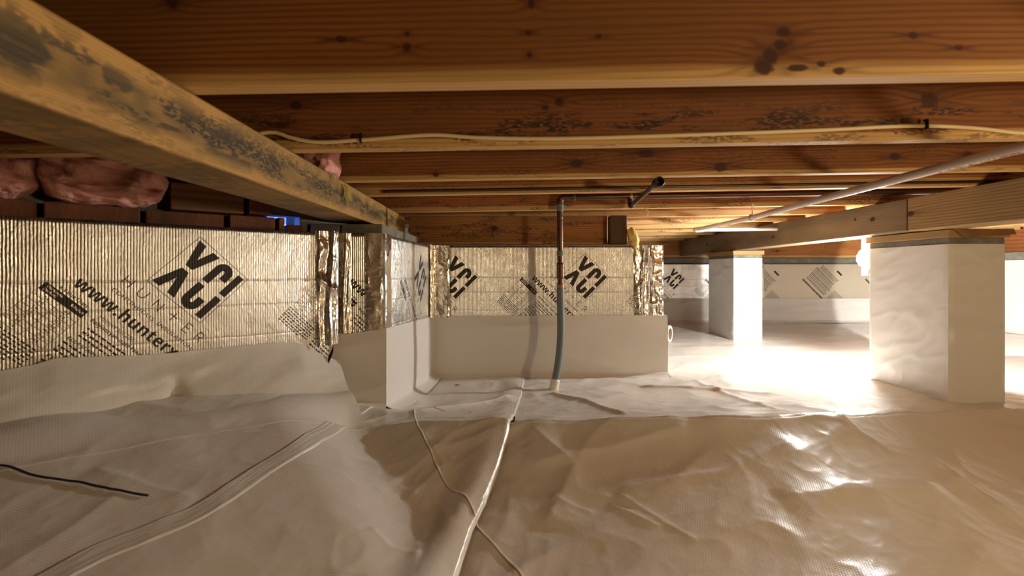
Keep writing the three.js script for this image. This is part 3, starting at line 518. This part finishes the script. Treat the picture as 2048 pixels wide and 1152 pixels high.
function tuft(label, at, n, len, r, col) {
  const gs = []; for (let i = 0; i < n; i++) { const q = at.clone().add(new THREE.Vector3((rnd() - 0.5) * 0.012, (rnd() - 0.2) * 0.01, (rnd() - 0.5) * 0.04)), a = (rnd() - 0.5) * 1.4; gs.push(tube([q, q.clone().add(new THREE.Vector3(0.012, -len * 0.3, Math.sin(a) * len * 0.3)), q.clone().add(new THREE.Vector3(0.010 + 0.01 * rnd(), -len * (0.6 + 0.5 * rnd()), Math.sin(a) * len * 0.5))], r, 8, 5, false)); }
  const m = mesh('fibre_tuft', mergeGeometries(gs), plain(col, 1)); m.userData.kind = 'stuff'; return tag(m, label, 'fibre');
}
tuft('yellow fibre tuft hanging over the mouldy girder', P(-0.548, 0.275, 1.62), 34, 0.05, 0.0009, [206, 188, 110]);
tuft('pale fibre tuft caught on top of the mouldy girder', P(-0.546, 0.290, 1.50), 16, 0.022, 0.0009, [214, 196, 160]);
tuft('wisps of yellow fibre caught under a joist near the copper stub', P(0.66, 0.308, 2.49), 14, 0.035, 0.0009, [220, 192, 120]);

// ---------------------------------------------------------------- pipes and cable
{
  const t = thing('copper_pipe', 'thick dark copper pipe running sideways behind the fourth joist', 'pipe', new THREE.Vector3());
  mesh('tube', rod(P(0.25, 0.357, 2.43), P(4.6, 0.430, 2.43), 0.0145), copperMat, t);
  mesh('coupling', rod(P(0.300, 0.3575, 2.43), P(0.308, 0.3576, 2.43), 0.0164), patina, t); mesh('coupling', rod(P(0.572, 0.360, 2.43), P(0.584, 0.3602, 2.43), 0.0164), plain([180, 172, 150], 0.5, 0.5), t);
  const t2 = mesh('copper_pipe', rod(P(-0.50, 0.308, 1.938), P(4.6, 0.392, 1.938), 0.0062), copperMat); tag(t2, 'thin dark copper pipe running sideways along the lower edge of the fourth joist', 'pipe');
  // riser: copper, a coupling, then grey sleeve bending into the floor
  const r = thing('riser_pipe', 'upright pipe, copper above and grey plastic below, bending into the floor sheet', 'pipe', new THREE.Vector3());
  mesh('elbow', tube([P(0.266, 0.3572, 2.43), P(0.248, 0.356, 2.43), P(0.237, 0.349, 2.43), P(0.2335, 0.334, 2.43), P(0.2335, 0.318, 2.43)], 0.0170, 30, 16), copperMat, r);
  mesh('copper_tube', tube([P(0.2335, 0.330, 2.43), P(0.2345, 0.1, 2.432), P(0.236, -0.095, 2.435)], 0.0148, 40, 18), copperMat, r);
  mesh('solder_joint', tube([P(0.2335, 0.322, 2.43), P(0.2337, 0.298, 2.43)], 0.0172, 4, 16), patina, r); mesh('coupling', tube([P(0.2350, 0.030, 2.433), P(0.2352, -0.028, 2.434)], 0.0185, 6, 18), copperMat, r); mesh('coupling', tube([P(0.2346, 0.092, 2.432), P(0.2347, 0.080, 2.432)], 0.0166, 6, 18), patina, r);
  mesh('clamp_ring', tube([P(0.236, -0.070, 2.434), P(0.236, -0.079, 2.435)], 0.0178, 4, 18), plain([150, 112, 84], 0.4, 0.6), r);
  mesh('grey_sleeve', tube([P(0.236, -0.090, 2.435), P(0.238, -0.20, 2.435), P(0.237, -0.32, 2.43), P(0.226, -0.43, 2.415), P(0.206, -0.535, 2.395)], 0.0185, 60, 18), plain([104, 112, 112], 0.5), r).userData.label = 'grey plastic sleeve';
  mesh('floor_collar', tube([P(0.2068, -0.531, 2.396), P(0.197, -0.570, 2.388), P(0.193, -0.592, 2.386)], 0.0225, 10, 18), plain([222, 216, 200], 0.4), r).userData.label = 'white plastic collar';
  const st = thing('copper_stub', 'short copper pipe stub ending in a black open fitting, pointing toward the viewer', 'pipe', new THREE.Vector3());
  mesh('tube', rod(P(0.574, 0.316, 2.39), P(0.478, 0.290, 1.645), 0.0095), copperMat, st); mesh('elbow', tube([P(0.576, 0.352, 2.43), P(0.576, 0.326, 2.43), P(0.576, 0.317, 2.42), P(0.5735, 0.3155, 2.38)], 0.0135, 20, 14), plain([52, 44, 38], 0.5, 0.4), st);
  mesh('solder_joint', rod(P(0.5605, 0.3123, 2.285), P(0.558, 0.3116, 2.265), 0.0115), patina, st);
  const fit = new THREE.LatheGeometry([[0.0095, 0], [0.0165, 0], [0.0172, 0.006], [0.0172, 0.034], [0.0152, 0.036], [0.0115, 0.036], [0.0108, 0.004]].map((p) => new THREE.Vector2(...p)), 24);
  fit.rotateX(Math.PI / 2); const fm = mesh('open_fitting', fit, plain([22, 20, 19], 0.45), st); fm.position.copy(P(0.480, 0.2905, 1.66)); fm.userData.label = 'black open fitting';
}
{
  const cpvc = dataTex(1024, 32, (x, y, o) => { const on = y > 12 && y < 16 && (x % 256) < 170 && vn(x / 2.2, y / 1.5, 3) > 0.5; for (let i = 0; i < 3; i++) o[i] = on ? [168, 96, 84][i] : [226, 210, 196][i]; }, true); cpvc.repeat.set(3, 1);
  const m = new THREE.MeshStandardMaterial({ map: cpvc, roughness: 0.38 });
  const t = thing('plastic_pipe', 'long cream plastic pipe hung below the joists on the right, turning behind the girder', 'pipe', new THREE.Vector3());
  const c = new THREE.CatmullRomCurve3([P(1.10, 0.268, -0.6), P(1.106, 0.268, 1.08), P(1.155, 0.262, 2.2), P(1.195, 0.266, 2.5), P(1.255, 0.282, 3.42)]);
  const g = new THREE.TubeGeometry(c, 120, 0.0125, 18, false), uv = g.attributes.uv; for (let i = 0; i < uv.count; i++) uv.setXY(i, uv.getX(i), uv.getY(i)); mesh('tube', g, m, t);
  mesh('elbow', tube([P(1.245, 0.280, 3.37), P(1.256, 0.2822, 3.418), P(1.264, 0.283, 3.44), P(1.29, 0.284, 3.446), P(1.31, 0.2845, 3.446)], 0.0165, 24, 16), plain([230, 220, 208], 0.35), t);
  mesh('tube', rod(P(1.30, 0.2845, 3.446), P(2.3, 0.296, 3.446), 0.0125), plain([232, 222, 210], 0.38), t);
  const h = thing('pipe_hanger', 'thin white strap hanging from a joist and looped around the cream pipe', 'hanger', new THREE.Vector3());
  mesh('strap', tube([P(1.197, 0.335, 2.49), P(1.197, 0.30, 2.49), P(1.199, 0.283, 2.49)], 0.003, 10, 8), plain([220, 214, 206], 0.5), h);
  const k = new THREE.TorusGeometry(0.0155, 0.003, 8, 24); k.translate(0, 0, 0); const km = mesh('loop', k, plain([220, 214, 206], 0.5), h); km.position.copy(P(1.194, 0.266, 2.49));
}
{
  const t = thing('cable', 'white electrical cable stapled along the second visible joist', 'cable', new THREE.Vector3()), z = 1.205;
  const pts = [[-0.66, 0.30, 1.16], [-0.575, 0.333, z - 0.004], [-0.535, 0.322, z], [-0.475, 0.311, z], [-0.363, 0.316, z], [-0.19, 0.328, z], [-0.09, 0.322, z], [0.09, 0.319, z], [0.45, 0.329, z], [0.75, 0.340, z], [0.98, 0.350, z], [1.12, 0.344, z], [1.24, 0.332, z], [1.6, 0.338, z], [3.0, 0.37, z]].map((p) => P(...p));
  mesh('sheath', tube(pts, 0.0048, 240, 10), plain([224, 204, 158], 0.5), t);
  for (const [x, h] of [[-0.363, 0.316], [0.995, 0.3495]]) { const g = mergeGeometries([box(0.0035, 0.022, 0.010, 0.001).translate(0, 0, 0.006), box(0.004, 0.005, 0.012, 0.001).translate(0, 0.011, 0.003)]); const m = mesh('staple', g, plain([40, 32, 26], 0.5, 0.6), t); m.position.copy(P(x, h + 0.002, z)); }
}

// ---------------------------------------------------------------- on the floor
const onFloor = (X, z, up = 0) => P(X, sheetH(X, z) + up, z);
function wire(name, pts, r, col, up, label, cat) { const c = new THREE.CatmullRomCurve3(pts.map(([x, z]) => new THREE.Vector3(x, 0, z))), q = []; for (let i = 0; i <= 60; i++) { const p = c.getPoint(i / 60); const d = seamX(p.z) - p.x, lip = d > 0 ? 0.006 + (0.010 + 0.020 * sm((1.7 - p.z) / 0.6)) * Math.exp(-(((d - 0.05) / 0.055) ** 2)) : 0; q.push(onFloor(p.x, p.z, up + lip)); } return tag(mesh(name, tube(q, r, 240, 8), plain(col, 0.6)), label, cat); }
wire('string', [[-0.355, 1.80], [-0.330, 1.70], [-0.311, 1.622], [-0.279, 1.56], [-0.241, 1.49], [-0.194, 1.398], [-0.161, 1.35], [-0.124, 1.314], [-0.086, 1.242], [-0.04, 1.18], [-0.002, 1.128], [0.05, 1.04], [0.16, 0.85]], 0.0024, [246, 240, 226], 0.0016, 'white string lying loosely across the floor sheet from the block pier', 'string');
wire('wire', [[-1.30, 1.0], [-1.096, 1.07], [-1.017, 1.066], [-0.939, 1.074], [-0.853, 1.074], [-0.789, 1.082]], 0.0026, [46, 40, 46], 0.005, 'short dark wire on the floor sheet at the left edge', 'wire');
{
  const pts = [[-0.52, 1.82], [-0.546, 1.686], [-0.564, 1.396], [-0.624, 1.214], [-0.673, 1.078], [-0.724, 1.0], [-0.767, 0.942], [-0.787, 0.9], [-0.83, 0.78]], c = new THREE.CatmullRomCurve3(pts.map(([x, z]) => new THREE.Vector3(x, 0, z)));
  const g = gridGeo(30, 160, (u, v) => { const p = c.getPoint(v), k = c.getTangent(v), o = (u - 0.5) * 0.05, X = p.x - k.z * o, z = p.z + k.x * o, q = Math.min(u, 1 - u), e = Math.exp(-(((q - 0.12) / 0.06) ** 2)); return onFloor(X, z, 0.0088 - 0.0042 * sm(1 - q / 0.06) + 0.0008 * e * (0.6 + 0.6 * vn(v * 14, u > 0.5 ? 1 : 9, 3))); });
  tag(mesh('seam_tape', g, linerMat), 'clear seam tape with two raised edges running across the left ground sheet', 'tape');
}
{
  const t = thing('tape_roll', 'white roll of tape lying on its edge at the corner of the middle wall', 'tape roll', P(1.236, sheetH(1.24, 4.0) + 0.074, 4.0), 0.95);
  const lathe = (pts) => { const g = new THREE.LatheGeometry(pts.map((p) => new THREE.Vector2(...p)), 48); g.rotateX(Math.PI / 2); return g; };
  mesh('tape_winding', lathe([[0.045, -0.03], [0.066, -0.03], [0.068, -0.028], [0.068, 0.028], [0.066, 0.03], [0.045, 0.03]]), plain([228, 226, 220], 0.4), t);
  mesh('cardboard_core', lathe([[0.038, -0.028], [0.045, -0.028], [0.045, 0.028], [0.038, 0.028], [0.038, -0.028]]), plain([150, 128, 100], 0.8), t);
  const s = new THREE.Shape(); s.moveTo(0, 0); s.bezierCurveTo(0.005, 0.008, 0.018, 0.008, 0.026, 0.001); s.bezierCurveTo(0.018, -0.007, 0.006, -0.007, 0, 0); const lg = new THREE.ExtrudeGeometry(s, { depth: 0.001, bevelEnabled: false }); lg.rotateX(-1.35);
  const l = mesh('leaf', lg, plain([92, 84, 40], 0.8)); l.position.copy(onFloor(-0.285, 2.48, 0.011)); tag(l, 'small dry leaf on the floor sheet in front of the middle wall', 'leaf');
}

// ---------------------------------------------------------------- lamps
function lamp(kind, label) {
  const L = LAMPS[kind], t = thing('work_lamp', label, 'lamp', P(...L.at), 0);
  const glow = new THREE.MeshStandardMaterial({ color: 0xffffff, emissive: new THREE.Color().setRGB(...L.color), emissiveIntensity: 5, roughness: 0.4 });
  const bulb = new THREE.LatheGeometry([[0.0, -0.066], [0.022, -0.062], [0.044, -0.046], [0.055, -0.02], [0.054, 0.004], [0.044, 0.028], [0.026, 0.046], [0.018, 0.056], [0, 0.056]].map((p) => new THREE.Vector2(p[0] * 1.2, p[1] * 1.1)), 32);
  mesh('bulb', bulb, glow, t); mesh('socket', new THREE.CylinderGeometry(0.021, 0.024, 0.045, 20).translate(0, 0.075, 0), plain([230, 226, 218], 0.4), t);
  const p = new THREE.PointLight(new THREE.Color().setRGB(...L.color), L.power, 0, 2); p.castShadow = true; p.shadow.radius = kind === 'work' ? 3.2 : 1.9; p.position.set(0, -0.01, 0); t.add(p); p.name = 'lamp_light';
  return t;
}
const l1 = lamp('bulb', 'glowing bulb lamp hanging below the right girder, mostly hidden by the wide pier');
mesh('hook', tube([new THREE.Vector3(0, 0.095, 0), new THREE.Vector3(0, 0.16, 0), new THREE.Vector3(-0.05, 0.22, 0)], 0.004, 16, 8), plain([60, 56, 50], 0.5, 0.5), l1);
{
  const s = new THREE.SpotLight(new THREE.Color().setRGB(...LAMPS.flood.color), LAMPS.flood.power, 0, 24.5 * Math.PI / 180, 0.06, 2); s.castShadow = true; s.shadow.radius = 1; s.position.set(0.01, -0.01, -0.005); s.target.position.set(3.0, -0.30, -2.25); l1.add(s, s.target); s.target.name = 'aim'; s.name = 'flood_light';
}
{ const b = mesh('bracket', box(0.042, 0.34, 0.004, 0.001), plain([7, 7, 7], 0.6), l1); b.position.set(0.045, 0.06, -0.11); mesh('bracket_arm', box(0.012, 0.006, 0.09, 0.001).translate(0.03, 0.096, -0.045), plain([120, 116, 108], 0.5, 0.5), l1); }
const l2 = lamp('work', 'warm work lamp hanging from the floor above, beside the near right girder');
mesh('hook', tube([new THREE.Vector3(0, 0.095, 0), new THREE.Vector3(0, 0.3, 0), new THREE.Vector3(0, 0.52, 0)], 0.004, 16, 8), plain([60, 56, 50], 0.5, 0.5), l2);

renderer.render(scene, camera);
